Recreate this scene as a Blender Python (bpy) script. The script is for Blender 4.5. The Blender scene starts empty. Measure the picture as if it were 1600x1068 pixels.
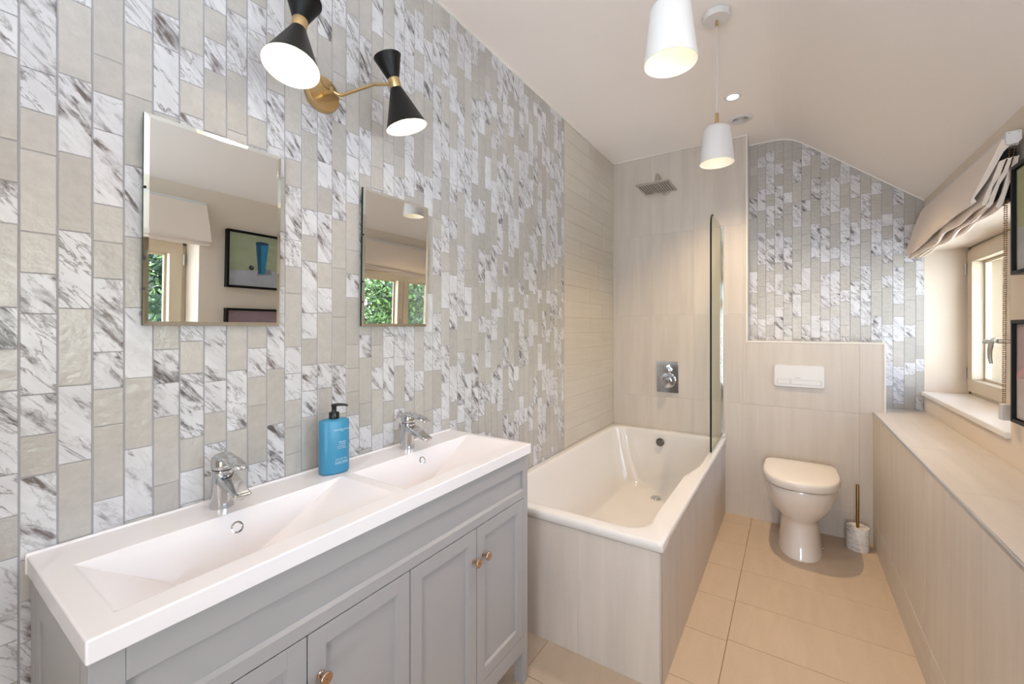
import bpy, bmesh, math, random
from mathutils import Vector, Matrix
R = math.radians
S = bpy.context.scene
COL = S.collection
rng = random.Random(11)

# ------------------------------------------------------------------ camera, world, light, exposure
CZ = 1.257
cd = bpy.data.cameras.new('camera'); cam = bpy.data.objects.new('camera', cd); COL.objects.link(cam)
cam.location = (0, 0, CZ); cam.rotation_euler = (R(90), 0, R(33.39))
cd.sensor_width = 36; cd.lens = 660.6 / 1600 * 36; cd.shift_y = (511.7 - 534) / 1600
cd.clip_start = 0.02; cd.clip_end = 200
S.camera = cam
S.view_settings.view_transform = 'Standard'; S.view_settings.look = 'None'
S.view_settings.gamma = 1; S.view_settings.use_curve_mapping = False
S.view_settings.exposure = 0.08

W = bpy.data.worlds.new('sky'); S.world = W; W.use_nodes = True
wn = W.node_tree.nodes; wl = W.node_tree.links; wn.clear()
wo = wn.new('ShaderNodeOutputWorld'); wb = wn.new('ShaderNodeBackground')
sky = wn.new('ShaderNodeTexSky'); sky.sky_type = 'NISHITA'; sky.sun_disc = False
sky.sun_elevation = R(48); sky.sun_rotation = R(200); sky.dust_density = 1.0; sky.air_density = 1.0
hs = wn.new('ShaderNodeHueSaturation'); hs.inputs['Saturation'].default_value = 0.75
wl.new(sky.outputs[0], hs.inputs['Color']); wl.new(hs.outputs[0], wb.inputs[0])
wb.inputs[1].default_value = 2.6; wl.new(wb.outputs[0], wo.inputs[0])

def lamp(name, typ, loc, energy, color, rot=(0, 0, 0), **kw):
    l = bpy.data.lights.new(name, typ); l.energy = energy; l.color = color
    for k, v in kw.items(): setattr(l, k, v)
    o = bpy.data.objects.new(name, l); COL.objects.link(o); o.location = loc; o.rotation_euler = rot
    return o
lamp('sun', 'SUN', (0, 0, 8), 42.0, (.86, .94, 1.0), Vector((.13, -.60, -.80)).to_track_quat('-Z', 'Y').to_euler(), angle=R(0.6))
lamp('added_uplight_fill', 'AREA', (-.1, -.6, 1.8), 16, (.62, .81, 1.0), (R(152), 0, R(-10)), shape='RECTANGLE', size=1.0, size_y=.6)  # added fill with no fitting, brightens the ceiling from behind the camera
lamp('added_doorway_fill', 'AREA', (.18, -1.8, .95), 45, (.76, .87, 1.0), (R(116), 0, R(12)), shape='RECTANGLE', size=.6, size_y=1.4)  # added fill in the unseen passage, stands in for daylight from beyond
def portal(name, loc, rot, sx, sy):
    o = lamp(name, 'AREA', loc, 1, (1, 1, 1), rot, shape='RECTANGLE', size=sx, size_y=sy)
    o.data.cycles.is_portal = True
    return o
portal('window_light_far', (0.97, 2.81, 1.29), (R(90), 0, R(90)), 1.16, .84)
portal('window_light_near', (0.97, 0.48, 1.29), (R(90), 0, R(90)), 1.16, .84)
WARM = (1.0, .75, .46); WARM2 = (1.0, .82, .70)

# ------------------------------------------------------------------ materials
def M(name, color, rough=.5, metal=0, spec=.5, coat=0, **kw):
    m = bpy.data.materials.new(name); m.use_nodes = True
    b = m.node_tree.nodes['Principled BSDF']
    b.inputs['Base Color'].default_value = (*color, 1); b.inputs['Roughness'].default_value = rough
    b.inputs['Metallic'].default_value = metal; b.inputs['Specular IOR Level'].default_value = spec
    b.inputs['Coat Weight'].default_value = coat
    for k, v in kw.items(): b.inputs[k].default_value = v
    return m
def srgb(r, g, b):
    f = lambda c: (c/255/12.92 if c/255 <= .04045 else ((c/255+.055)/1.055)**2.4)
    return (f(r), f(g), f(b))
class NT:
    def __init__(s, m): s.m = m; s.n = m.node_tree.nodes; s.l = m.node_tree.links; s.b = s.n['Principled BSDF']
    def new(s, t, **kw):
        x = s.n.new(t)
        for k, v in kw.items(): setattr(x, k, v)
        return x
    def link(s, a, b): s.l.new(a, b)
    def math(s, op, a, b=None, c=None, clamp=False):
        x = s.new('ShaderNodeMath', operation=op, use_clamp=clamp)
        for i, v in enumerate((a, b, c)):
            if v is None: continue
            if isinstance(v, (int, float)): x.inputs[i].default_value = v
            else: s.link(v, x.inputs[i])
        return x.outputs[0]
    def mix(s, fac, a, b):
        x = s.new('ShaderNodeMix', data_type='RGBA')
        for i, v in ((0, fac), (6, a), (7, b)):
            if isinstance(v, (int, float)): x.inputs[i].default_value = v
            elif isinstance(v, tuple): x.inputs[i].default_value = (*v, 1)
            else: s.link(v, x.inputs[i])
        return x.outputs[2]
    def noise(s, vec, scale, detail=3, rough=.5, dist=0):
        x = s.new('ShaderNodeTexNoise'); s.link(vec, x.inputs['Vector'])
        x.inputs['Scale'].default_value = scale; x.inputs['Detail'].default_value = detail
        x.inputs['Roughness'].default_value = rough; x.inputs['Distortion'].default_value = dist
        return x.outputs['Fac']
    def ramp(s, fac, pts):
        x = s.new('ShaderNodeValToRGB'); e = x.color_ramp.elements
        while len(e) < len(pts): e.new(.5)
        for i, (p, c) in enumerate(pts):
            e[i].position = p; e[i].color = (c, c, c, 1) if isinstance(c, (int, float)) else (*c, 1)
        s.link(fac, x.inputs[0]); return x.outputs[0]
    def bump(s, h, strength, dist=.002):
        x = s.new('ShaderNodeBump'); x.inputs['Strength'].default_value = strength; x.inputs['Distance'].default_value = dist
        s.link(h, x.inputs['Height']); s.link(x.outputs[0], s.b.inputs['Normal'])
    def tilecoord(s):
        """surface metres along the tile, shifted by a random amount per tile; and the random value itself"""
        uv = s.new('ShaderNodeUVMap', uv_map='uv').outputs[0]
        at = s.new('ShaderNodeAttribute', attribute_name='rnd')
        sc = s.new('ShaderNodeVectorMath', operation='SCALE'); s.link(at.outputs['Color'], sc.inputs[0]); sc.inputs[3].default_value = 23.0
        ad = s.new('ShaderNodeVectorMath', operation='ADD'); s.link(uv, ad.inputs[0]); s.link(sc.outputs[0], ad.inputs[1])
        sp = s.new('ShaderNodeSeparateColor'); s.link(at.outputs['Color'], sp.inputs[0])
        return ad.outputs[0], sp.outputs
def mapping(nt, vec, rot, scale):
    x = nt.new('ShaderNodeMapping'); nt.link(vec, x.inputs[0])
    x.inputs['Rotation'].default_value = rot; x.inputs['Scale'].default_value = scale
    return x.outputs[0]

def marble_mat():
    m = M('marble_tile', (.8, .8, .8), .32); t = NT(m); v, rnd = t.tilecoord()
    rot = mapping(t, v, (0, 0, R(50)), (1, 1, 1))
    sc = lambda a, b: mapping(t, rot, (0, 0, 0), (a, b, 1))
    n1 = t.noise(sc(11, 47), 1.0, 10, .66, .45)
    n2 = t.noise(sc(8, 30), 1.0, 6, .6, .6)
    n3 = t.noise(sc(15, 27), 1.0, 4, .55, .3)
    n4 = t.noise(sc(22, 110), 1.0, 4, .6, .3)
    th = t.math('MULTIPLY_ADD', rnd[0], .13, .45)
    vein = t.math('MULTIPLY', t.math('SUBTRACT', n1, th), 12, clamp=True)
    vein = t.math('MULTIPLY', vein, t.ramp(n3, [(.42, 0), (.55, 1)]))
    vein = t.math('MULTIPLY', vein, t.ramp(n4, [(.34, .45), (.56, 1)]))
    ridge = t.math('ABSOLUTE', t.math('SUBTRACT', n2, .5))
    line = t.math('MULTIPLY', t.ramp(ridge, [(0, 1), (.010, .55), (.026, 0)]), t.math('MULTIPLY_ADD', rnd[1], .8, .1))
    tot = t.math('MAXIMUM', vein, line)
    soft = t.ramp(t.noise(sc(6, 22), 1, 7, .62, .4), [(.36, 0), (.70, 1)])
    base = t.mix(t.math('MULTIPLY', soft, .5), srgb(214, 212, 213), srgb(172, 169, 171))
    col = t.mix(t.math('MULTIPLY', tot, .97), base, t.mix(rnd[2], srgb(80, 71, 69), srgb(108, 94, 88)))
    t.link(col, t.b.inputs['Base Color']); t.bump(n3, .05, .001)
    return m
def plain_mat():
    m = M('glazed_stone_tile', (.5, .5, .45), .23, spec=.6); t = NT(m); v, rnd = t.tilecoord()
    n = t.noise(v, 45, 6, .62); big = t.noise(v, 9, 2)
    a = t.mix(rnd[0], srgb(181, 175, 168), srgb(195, 189, 182))
    col = t.mix(t.ramp(n, [(.3, 0), (.75, 1)]), t.mix(.7, srgb(148, 145, 138), a), a)
    t.link(col, t.b.inputs['Base Color'])
    t.bump(t.math('ADD', t.noise(v, 55, 3), t.math('MULTIPLY', n, .35)), .55, .004)
    return m
def stone_mat(name, c1, c2, rough=.42, streak=(20, 1.4, 1), amt=.55, bump=.05):
    m = M(name, c1, rough); t = NT(m); v, rnd = t.tilecoord()
    n = t.noise(mapping(t, v, (0, 0, R(3)), streak), 1, 5, .6, .4)
    n2 = t.noise(mapping(t, v, (0, 0, R(-34)), (14, 3, 1)), 1, 3, .5, .6)
    f = t.math('ADD', t.math('MULTIPLY', t.ramp(n, [(.35, 0), (.68, 1)]), .6), t.math('MULTIPLY', n2, .45))
    f = t.math('MULTIPLY', f, amt)
    f = t.math('ADD', f, t.math('MULTIPLY_ADD', rnd[0], .10, -.05), clamp=True)
    fine = t.noise(v, 160, 3)
    col = t.mix(f, c1, c2)
    col = t.mix(t.math('MULTIPLY', fine, .12), col, (.9, .88, .84))
    t.link(col, t.b.inputs['Base Color']); t.bump(fine, bump, .001)
    return m
def grout_mat(name, c): return M(name, c, .85, spec=.2)

MAT = dict(
    marble=marble_mat(), plain=plain_mat(),
    stone=stone_mat('beige_stone_tile', srgb(210, 199, 187), srgb(180, 168, 157)),
    stone_h=stone_mat('beige_stone_strip', srgb(200, 190, 177), srgb(176, 165, 152), streak=(3, 60, 1)),
    floor=stone_mat('floor_stone_tile', srgb(194, 172, 147), srgb(178, 156, 131), .4, (20, 4, 1), .7),
    grout=grout_mat('grey_grout', srgb(160, 157, 160)), grout_b=grout_mat('beige_grout', srgb(184, 172, 158)),
    grout_f=grout_mat('floor_grout', srgb(150, 122, 88)), grout_w=grout_mat('pale_grout', srgb(228, 220, 210)),
    paint=M('ceiling_paint', srgb(245, 236, 229), .75, spec=.25), wallpaint=M('wall_paint', srgb(224, 209, 192), .75, spec=.25),
    white_trim=M('white_trim', srgb(228, 222, 214), .4), silver_trim=M('silver_trim', srgb(190, 190, 192), .35, .6),
    basin=M('basin_gloss', srgb(236, 230, 229), .16, coat=.4), cabinet=M('cabinet_paint', srgb(163, 160, 158), .36),
    enamel=M('bath_enamel', srgb(224, 219, 214), .13, coat=.4), ceramic=M('toilet_ceramic', srgb(232, 224, 216), .12, coat=.4),
    seat=M('seat_plastic', srgb(228, 220, 212), .3), white_plastic=M('white_plastic', srgb(222, 218, 216), .35),
    gap_shade=M('gap_shade', (.02, .02, .02), .8), chrome=M('chrome', (.60, .61, .62), .07, 1),
    nickel=M('brushed_nickel', (.52, .50, .46), .28, 1), gold=M('antique_brass', srgb(208, 180, 132), .30, 1),
    copper=M('rose_gold', srgb(196, 168, 148), .22, 1), bronze=M('bronze_rod', srgb(150, 118, 78), .3, 1),
    black=M('black_satin', srgb(12, 11, 11), .42, spec=.3), black_frame=M('black_frame', srgb(10, 8, 8), .45, spec=.25),
    black_plastic=M('black_plastic', srgb(16, 15, 16), .3), blue=M('blue_bottle', srgb(58, 136, 172), .35),
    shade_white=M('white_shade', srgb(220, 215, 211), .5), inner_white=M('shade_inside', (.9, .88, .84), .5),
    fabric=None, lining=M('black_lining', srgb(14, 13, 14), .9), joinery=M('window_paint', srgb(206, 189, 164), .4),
    mirror=M('mirror_glass', (.86, .88, .86), .005, 1), mirror_edge=M('mirror_bevel', (.80, .84, .80), .03, 1),
    green_edge=M('glass_edge_green', srgb(10, 44, 36), .25, spec=.2), sill=M('sill_paint', srgb(232, 226, 220), .35),
    clear_plastic=M('clear_plastic', srgb(206, 202, 198), .15), text=M('white_print', srgb(215, 232, 240), .5),
    vent_shade=M('vent_shade', srgb(84, 80, 78), .8), shade_line_and_print=M('gap_shade_and_print', srgb(150, 144, 140), .5), chrome_dark=M('dark_chrome', (.16, .16, .16), .12, 1),
    bark=M('bark', srgb(92, 78, 62), .9), bounce_ground=M('pale_bounce_ground', srgb(226, 226, 224), .95), ext=M('exterior_stone', srgb(134, 118, 98), .9),
    leaf1=M('leaf_light', srgb(58, 84, 24), .6), leaf2=M('leaf_dark', srgb(18, 42, 16), .6), silicone=M('silicone', srgb(232, 228, 220), .35))
def fabric_mat():
    m = M('blind_linen', srgb(224, 210, 196), .9, spec=.1); t = NT(m)
    co = t.new('ShaderNodeTexCoord').outputs['Object']
    n = t.noise(mapping(t, co, (0, 0, 0), (1, 1, 2)), 260, 2)
    t.link(t.mix(n, srgb(224, 206, 190), srgb(240, 225, 212)), t.b.inputs['Base Color']); t.bump(n, .15, .001)
    t.b.inputs['Sheen Weight'].default_value = .2
    return m
MAT['fabric'] = fabric_mat()
def marble_solid():
    m = M('white_marble', (.85, .84, .83), .3); t = NT(m)
    co = t.new('ShaderNodeTexCoord').outputs['Object']
    n = t.noise(mapping(t, co, (0, R(20), 0), (14, 14, 55)), 1, 5, .6, 1.4)
    t.link(t.mix(t.ramp(n, [(.52, 0), (.66, .8)]), srgb(232, 228, 224), srgb(150, 140, 134)), t.b.inputs['Base Color'])
    return m
MAT['marble_solid'] = marble_solid()
def glow(name, color, strength):
    m = bpy.data.materials.new(name); m.use_nodes = True; n = m.node_tree.nodes; n.clear()
    e = n.new('ShaderNodeEmission'); o = n.new('ShaderNodeOutputMaterial'); e.inputs[0].default_value = (*color, 1); e.inputs[1].default_value = strength
    m.node_tree.links.new(e.outputs[0], o.inputs[0]); return m
MAT['bulb'] = glow('lamp_bulb', (1, .80, .55), 14); MAT['pendant_bulb'] = glow('pendant_lamp_bulb', (1, .80, .50), 4.2); MAT['led'] = glow('downlight_lamp', (1, .86, .68), 12)
def glass_mat(name, tint, refl=.5):
    m = bpy.data.materials.new(name); m.use_nodes = True; n = m.node_tree.nodes; n.clear(); l = m.node_tree.links
    tr = n.new('ShaderNodeBsdfTransparent'); tr.inputs[0].default_value = (*tint, 1)
    gl = n.new('ShaderNodeBsdfGlossy'); gl.inputs['Roughness'].default_value = .01
    fr = n.new('ShaderNodeFresnel'); fr.inputs[0].default_value = 1.45; mx = n.new('ShaderNodeMixShader'); o = n.new('ShaderNodeOutputMaterial')
    mu = n.new('ShaderNodeMath'); mu.operation = 'MULTIPLY'; mu.inputs[1].default_value = refl; l.new(fr.outputs[0], mu.inputs[0])
    l.new(mu.outputs[0], mx.inputs[0]); l.new(tr.outputs[0], mx.inputs[1]); l.new(gl.outputs[0], mx.inputs[2]); l.new(mx.outputs[0], o.inputs[0])
    return m
MAT['glass'] = glass_mat('window_glass', (.97, .98, .97)); MAT['screen'] = glass_mat('screen_glass', (.93, .95, .91), .16)

# ------------------------------------------------------------------ mesh helpers
class MB:
    def __init__(s): s.v = []; s.f = []; s.mi = []; s.uv = []; s.rn = []
    def face(s, pts, mi=0, uv=None, rn=None):
        i = len(s.v); s.v += [tuple(p) for p in pts]; s.f.append(list(range(i, i+len(pts)))); s.mi.append(mi)
        s.uv.append(uv); s.rn.append(rn)
    def add(s, verts, faces, mi=0):
        i = len(s.v); s.v += [tuple(p) for p in verts]
        for f in faces: s.f.append([i+k for k in f]); s.mi.append(mi); s.uv.append(None); s.rn.append(None)
    def box(s, a, b, mi=0):
        (x0, y0, z0), (x1, y1, z1) = [tuple(map(min, a, b)), tuple(map(max, a, b))]
        s.add([(x0,y0,z0),(x1,y0,z0),(x1,y1,z0),(x0,y1,z0),(x0,y0,z1),(x1,y0,z1),(x1,y1,z1),(x0,y1,z1)],
              [(3,2,1,0),(4,5,6,7),(0,1,5,4),(1,2,6,5),(2,3,7,6),(3,0,4,7)], mi)
        return s
    def loft(s, rings, mi=0, cap0=True, cap1=True, closed=True):
        n = len(rings[0]); V = [p for r in rings for p in r]; F = []
        for k in range(len(rings)-1):
            for i in range(n if closed else n-1):
                j = (i+1) % n; F.append((k*n+i, k*n+j, (k+1)*n+j, (k+1)*n+i))
        if cap0: F.append(tuple(reversed(range(n))))
        if cap1: F.append(tuple(range((len(rings)-1)*n, len(rings)*n)))
        assert len(V) == n*len(rings)
        s.add(V, F, mi); return s
    def lathe(s, prof, o=(0,0,0), axis=(0,0,1), n=32, mi=0, cap0=False, cap1=False, sx=1, sy=1):
        ax = Vector(axis).normalized(); t = Vector((1,0,0)) if abs(ax.x) < .9 else Vector((0,1,0))
        u = (t - ax*t.dot(ax)).normalized(); w = ax.cross(u); o = Vector(o)
        rings = [[o + ax*z + (u*math.cos(a)*sx + w*math.sin(a)*sy)*max(r, 1e-5) for a in (2*math.pi*i/n for i in range(n))] for r, z in prof]
        return s.loft(rings, mi, cap0, cap1)
    def cyl(s, p0, p1, r0, r1=None, n=24, mi=0):
        p0 = Vector(p0); p1 = Vector(p1); r1 = r0 if r1 is None else r1
        return s.lathe([(r0, 0), (r1, (p1-p0).length)], p0, p1-p0, n, mi, True, True)
    def tube(s, pts, r, n=12, mi=0):
        pts = [Vector(p) for p in pts]; rings = []; u = None
        for i, p in enumerate(pts):
            d = (pts[min(i+1, len(pts)-1)] - pts[max(i-1, 0)]).normalized()
            if u is None: t = Vector((0,0,1)) if abs(d.z) < .9 else Vector((1,0,0)); u = d.cross(t).normalized()
            u = (u - d*u.dot(d)).normalized(); w = d.cross(u); rr = r[i] if isinstance(r, (list, tuple)) else r
            rings.append([p + (u*math.cos(a) + w*math.sin(a))*rr for a in (2*math.pi*k/n for k in range(n))])
        return s.loft(rings, mi)
    def prism(s, poly, y0, y1, plane='xz', mi=0):
        """polygon in a plane, extruded along the remaining axis"""
        def P(a, b, c): return {'xz': (a, c, b), 'xy': (a, b, c), 'yz': (c, a, b)}[plane]
        return s.loft([[P(a, b, y0) for a, b in poly], [P(a, b, y1) for a, b in poly]], mi)
    def sphere(s, c, r, n=16, m=10, mi=0, sz=1):
        return s.lathe([(r*math.sin(math.pi*k/m), -r*sz*math.cos(math.pi*k/m)) for k in range(m+1)], c, (0,0,1), n, mi)
    def build(s, name, mats, parent=None, smooth=True, bevel=0, seg=2, angle=38, origin=None):
        off = Vector((0,0,0)); p = parent
        while p: off += p.location; p = p.parent
        if origin: off = Vector(origin)
        me = bpy.data.meshes.new(name); me.from_pydata([tuple(Vector(v)-off) for v in s.v], [], s.f)
        for m in (mats if isinstance(mats, (list, tuple)) else [mats]): me.materials.append(MAT[m] if isinstance(m, str) else m)
        me.polygons.foreach_set('material_index', s.mi)
        tiles = any(x is not None for x in s.rn)
        if tiles:
            U = []; C = []
            for f, uv, rn in zip(s.f, s.uv, s.rn):
                for j in range(len(f)):
                    U += tuple(uv[j]) if uv else (0, 0); C += (*(rn or (0,0,0)), 1)
            me.uv_layers.new(name='uv'); me.attributes.new('rnd', 'FLOAT_COLOR', 'CORNER')
            me.uv_layers['uv'].data.foreach_set('uv', U); me.attributes['rnd'].data.foreach_set('color', C)
        else:
            bm = bmesh.new(); bm.from_mesh(me); bmesh.ops.remove_doubles(bm, verts=bm.verts, dist=2e-5)
            bmesh.ops.recalc_face_normals(bm, faces=bm.faces)
            if smooth:
                for f in bm.faces: f.smooth = True
                for e in bm.edges:
                    if len(e.link_faces) != 2 or e.calc_face_angle(0) > R(angle): e.smooth = False
            bm.to_mesh(me); bm.free()
        me.update()
        o = bpy.data.objects.new(name, me); COL.objects.link(o)
        if parent: o.parent = parent
        if origin: o.location = origin
        if bevel:
            b = o.modifiers.new('edge', 'BEVEL'); b.width = bevel; b.segments = seg; b.limit_method = 'ANGLE'; b.angle_limit = R(30); b.harden_normals = True
        return o
def tag(o, label=None, cat=None, group=None, kind=None):
    for k, v in (('label', label), ('category', cat), ('group', group), ('kind', kind)):
        if v: o[k] = v
    return o
def thing(name, label, cat, loc=(0,0,0), group=None):
    o = bpy.data.objects.new(name, None); COL.objects.link(o); o.location = loc; o.empty_display_size = .1
    return tag(o, label, cat, group)
def structure(o): o['kind'] = 'structure'; return o
def copy_tree(o, parent=None):
    c = o.copy(); COL.objects.link(c)
    if parent: c.parent = parent
    for ch in list(o.children): copy_tree(ch, c)
    return c
def rrect(x0, y0, x1, y1, r, n=6):
    pts = []
    for cx, cy, a0 in ((x1-r, y1-r, 0), (x0+r, y1-r, 90), (x0+r, y0+r, 180), (x1-r, y0+r, 270)):
        for k in range(n+1):
            a = R(a0 + 90*k/n); pts.append((cx + r*math.cos(a), cy + r*math.sin(a)))
    return pts
def clip(poly, a, b, c):
    """keep the part of a polygon where a*u + b*v <= c"""
    out = []
    for i in range(len(poly)):
        p, q = poly[i], poly[(i+1) % len(poly)]
        dp = a*p[0]+b*p[1]-c; dq = a*q[0]+b*q[1]-c
        if dp <= 0: out.append(p)
        if dp*dq < 0: t = dp/(dp-dq); out.append((p[0]+(q[0]-p[0])*t, p[1]+(q[1]-p[1])*t))
    return out
def tile(mb, poly, P, N, th, mi, r, gap=.001, ch=.0008):
    """one tile: polygon in (u, v), shrunk by the joint, with a small chamfer; P maps (u, v) to the room"""
    if len(poly) < 3: return
    N = Vector(N)
    us = [p[0] for p in poly]; vs = [p[1] for p in poly]
    if max(us)-min(us) < .004 or max(vs)-min(vs) < .004: return
    def inset(d):
        n = len(poly); out = []
        for i in range(n):
            p0, p1, p2 = (Vector(poly[i-1]), Vector(poly[i]), Vector(poly[(i+1) % n]))
            e1 = (p1-p0); e2 = (p2-p1)
            if e1.length < 1e-6 or e2.length < 1e-6: out.append(tuple(p1)); continue
            e1.normalize(); e2.normalize(); n1 = Vector((-e1.y, e1.x)); n2 = Vector((-e2.y, e2.x))
            b = n1+n2; k = b.length_squared
            out.append(tuple(p1 + b*(2*d/k if k > .2 else d)))
        return out
    area = sum(poly[i-1][0]*poly[i][1]-poly[i][0]*poly[i-1][1] for i in range(len(poly)))
    if area < 0: poly = poly[::-1]
    a = inset(gap); b = inset(gap+ch)
    A = [Vector(P(*p)) for p in a]; B = [Vector(P(*p))+N*th for p in b]; C = [q + N*(th-ch) for q in A]
    flip = (B[1]-B[0]).cross(B[2]-B[1]).dot(N) < 0
    def add(pts, uv):
        if flip: pts = pts[::-1]; uv = uv[::-1]
        mb.face(pts, mi, uv, r)
    add(B, b)
    for i in range(len(a)):
        j = (i+1) % len(a)
        add([C[i], C[j], B[j], B[i]], [a[i], a[j], b[j], b[i]]); add([A[i], A[j], C[j], C[i]], [a[i], a[j], a[j], a[i]])
def r3(): return (rng.random(), rng.random(), rng.random())

# ------------------------------------------------------------------ room dimensions (metres)
XL, YF, YR, ZC, XR, XO = -1.16, 3.2, 3.394, 2.537, .653, .40
XB, YB0, ZB = -.365, 1.49, .517        # bath outer edge
Y0 = -1.0                               # where the modelled room ends behind the viewpoint
SH = .0745                              # height of a short mosaic tile
c_, s_ = math.cos(R(33.39)), math.sin(R(33.39))
def z_at(v, x, y): return CZ + (511.7-v)*(-s_*x + c_*y)/660.6

LEFT = {-1: [('', 14.6, 'mPpmPmpMmpMmp')], 0: [('M', 112, 'mpPpmMmpMpm')], 1: [('m', 2.4, 'PMPMPMPM')], 2: [('P', 92.5, 'pmMppMmpPmm')],
 3: [('m', 43.8, 'PPMPMPMp')], 4: [('P', 23, 'mMpP'), ('p', 543.3, 'mmPPp')], 5: [('P', 81.5, 'mpm'), ('m', 529.9, 'pMpmm')],
 6: [('m', 17, 'pmPm'), ('M', 589.5, 'mpmm')], 7: [('p', 22, 'MPp'), ('P', 574.5, 'MPp')], 8: [('p', 7.3, 'mmMp'), ('p', 540, 'mpPm')],
 9: [('M', 58.4, 'PMm'), ('', 486, 'MPM')], 10: [('P', 208.2, 'mpMmpPmmpp')], 11: [('m', 207, 'pPmpMmpmm')], 12: [('', 176.5, 'MmpMpmPmp')],
 13: [('m', 192.3, 'PMPPPM')], 14: [('MPm', 244.7, 'mmPpmPppp')], 15: [('P', 59.5, 'MPMp'), ('', 525, 'mPpm')],
 16: [('M', 54, 'P'), ('', 154.6, 'mPpm'), ('', 535.8, 'pmPm')], 17: [('', 525, 'mMp')]}
BACK = {0: [('P', 258, 'pPMPpPMpMpm')], 1: [('p', 245.2, 'mPMPMmPpPM')], 2: [('P', 236.2, 'mMmpMpmMpmPmpm')], 3: [('P', 255.7, 'mpmMpMmpMpmM')],
 4: [('P', 248.2, 'pPmpPmMPmPm')], 5: [('p', 232.5, 'pMPMPpPmMP')], 6: [('m', 241.5, 'mPpmPpPMpPm')], 7: [('m', 242.2, 'PMPMmPpPM')],
 8: [('m', 247.5, 'mpmMpmMpmMpm')], 9: [('P', 276.7, 'MmpPmpMmpM')], 10: [('m', 287, 'ppMmMPmPpm')], 11: [('p', 271.8, 'MPMpPmMP')],
 12: [('P', 302, 'MmpPMmMpm')], 13: [('m', 303.8, 'PMmPpPM')], 14: [('p', 295.4, 'PmpMpmPpmMM')], 15: [('m', 300.5, 'mpMmpMmpMPMm')],
 16: [('P', 330.8, 'pmMPpPmPmpP')], 17: [('mm', 401.6, 'mMPPpmPM')]}
def column_tiles(segs, zv, ztop, zbot, col_rng):
    """(z_top, z_bottom, kind) down one column of the mosaic; the read tiles first, random ones in the gaps"""
    z0 = zv(segs[0][1]) if segs else ztop - col_rng.random()*SH
    occ = {}
    for before, v, seq in segs:
        i = round((z0 - zv(v))/SH)
        k = i
        for ch in seq:
            n = 2 if ch.isupper() else 1
            if not any((k+q) in occ for q in range(n)): 
                occ[k] = (n, ch.lower())
                for q in range(1, n): occ[k+q] = None
            k += n
        k = i
        for ch in reversed(before):
            n = 2 if ch.isupper() else 1; k -= n
            occ.setdefault(k, (n, ch.lower()))
            for q in range(1, n): occ.setdefault(k+q, None)
    out = []; k = -math.ceil((ztop - z0)/SH) - 2; prev = ['p', 'm']
    while z0 - k*SH > zbot:
        if k in occ and occ[k]: n, ch = occ[k]
        else:
            n = 1 if ((k+1) in occ or col_rng.random() < .5) else 2
            pm = .47 if prev[-1] != prev[-2] else (.78 if prev[-1] == 'p' else .25)
            ch = 'm' if col_rng.random() < pm else 'p'
        prev.append(ch)
        out.append((z0-k*SH, z0-(k+n)*SH, ch)); k += n
    return out

# ------------------------------------------------------------------ the setting
# ceiling: flat, then curving into the sloping eave
cp = [(-1.30, ZC), (-.085, ZC)]
for k in range(1, 9):
    t = k/8; a, b, c = (-.085, ZC), (.0, 2.5335), (.075, 2.4725)
    cp.append(((1-t)**2*a[0]+2*t*(1-t)*b[0]+t*t*c[0], (1-t)**2*a[1]+2*t*(1-t)*b[1]+t*t*c[1]))
cp += [(.653, 2.004), (.95, 1.763)]
up = [(x, z+.12) for x, z in reversed(cp)]
structure(MB().prism(cp+up, Y0, 3.52).build('ceiling', 'paint', smooth=False))
def ceil_z(x):
    for (x0, z0), (x1, z1) in zip(cp, cp[1:]):
        if x0 <= x <= x1: return z0+(z1-z0)*(x-x0)/(x1-x0)
    return ZC

# floor
fl = MB(); fl.face([(XL-.1, Y0, 0), (XR+.3, Y0, 0), (XR+.3, 3.5, 0), (XL-.1, 3.5, 0)], 0, [(0,0)]*4, (0,0,0))
fl.add([(XL-.1, Y0, -.12), (XR+.3, Y0, -.12), (XR+.3, 3.5, -.12), (XL-.1, 3.5, -.12), (XL-.1, Y0, 0), (XR+.3, Y0, 0), (XR+.3, 3.5, 0), (XL-.1, 3.5, 0)],
       [(3,2,1,0),(0,1,5,4),(1,2,6,5),(2,3,7,6),(3,0,4,7)], 0)
for i in range(-2, 1):
    for j in range(16):
        x0 = -.213 + .6*i; y0 = 2.775 + .2915*(j-13)
        if i % 2: y0 -= .012
        x9 = x0+.6 if i else XO+.02
        q = [(max(x0, XL), max(y0, Y0)), (min(x9, XR), max(y0, Y0)), (min(x9, XR), min(y0+.2915, YF)), (max(x0, XL), min(y0+.2915, YF))]
        if q[1][0]-q[0][0] > .01 and q[2][1]-q[1][1] > .01: tile(fl, q, lambda u, v: (u, v, 0), (0,0,1), .0025, 1, r3(), .0013)
structure(fl.build('floor', ['grout_f', 'floor']))

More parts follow.
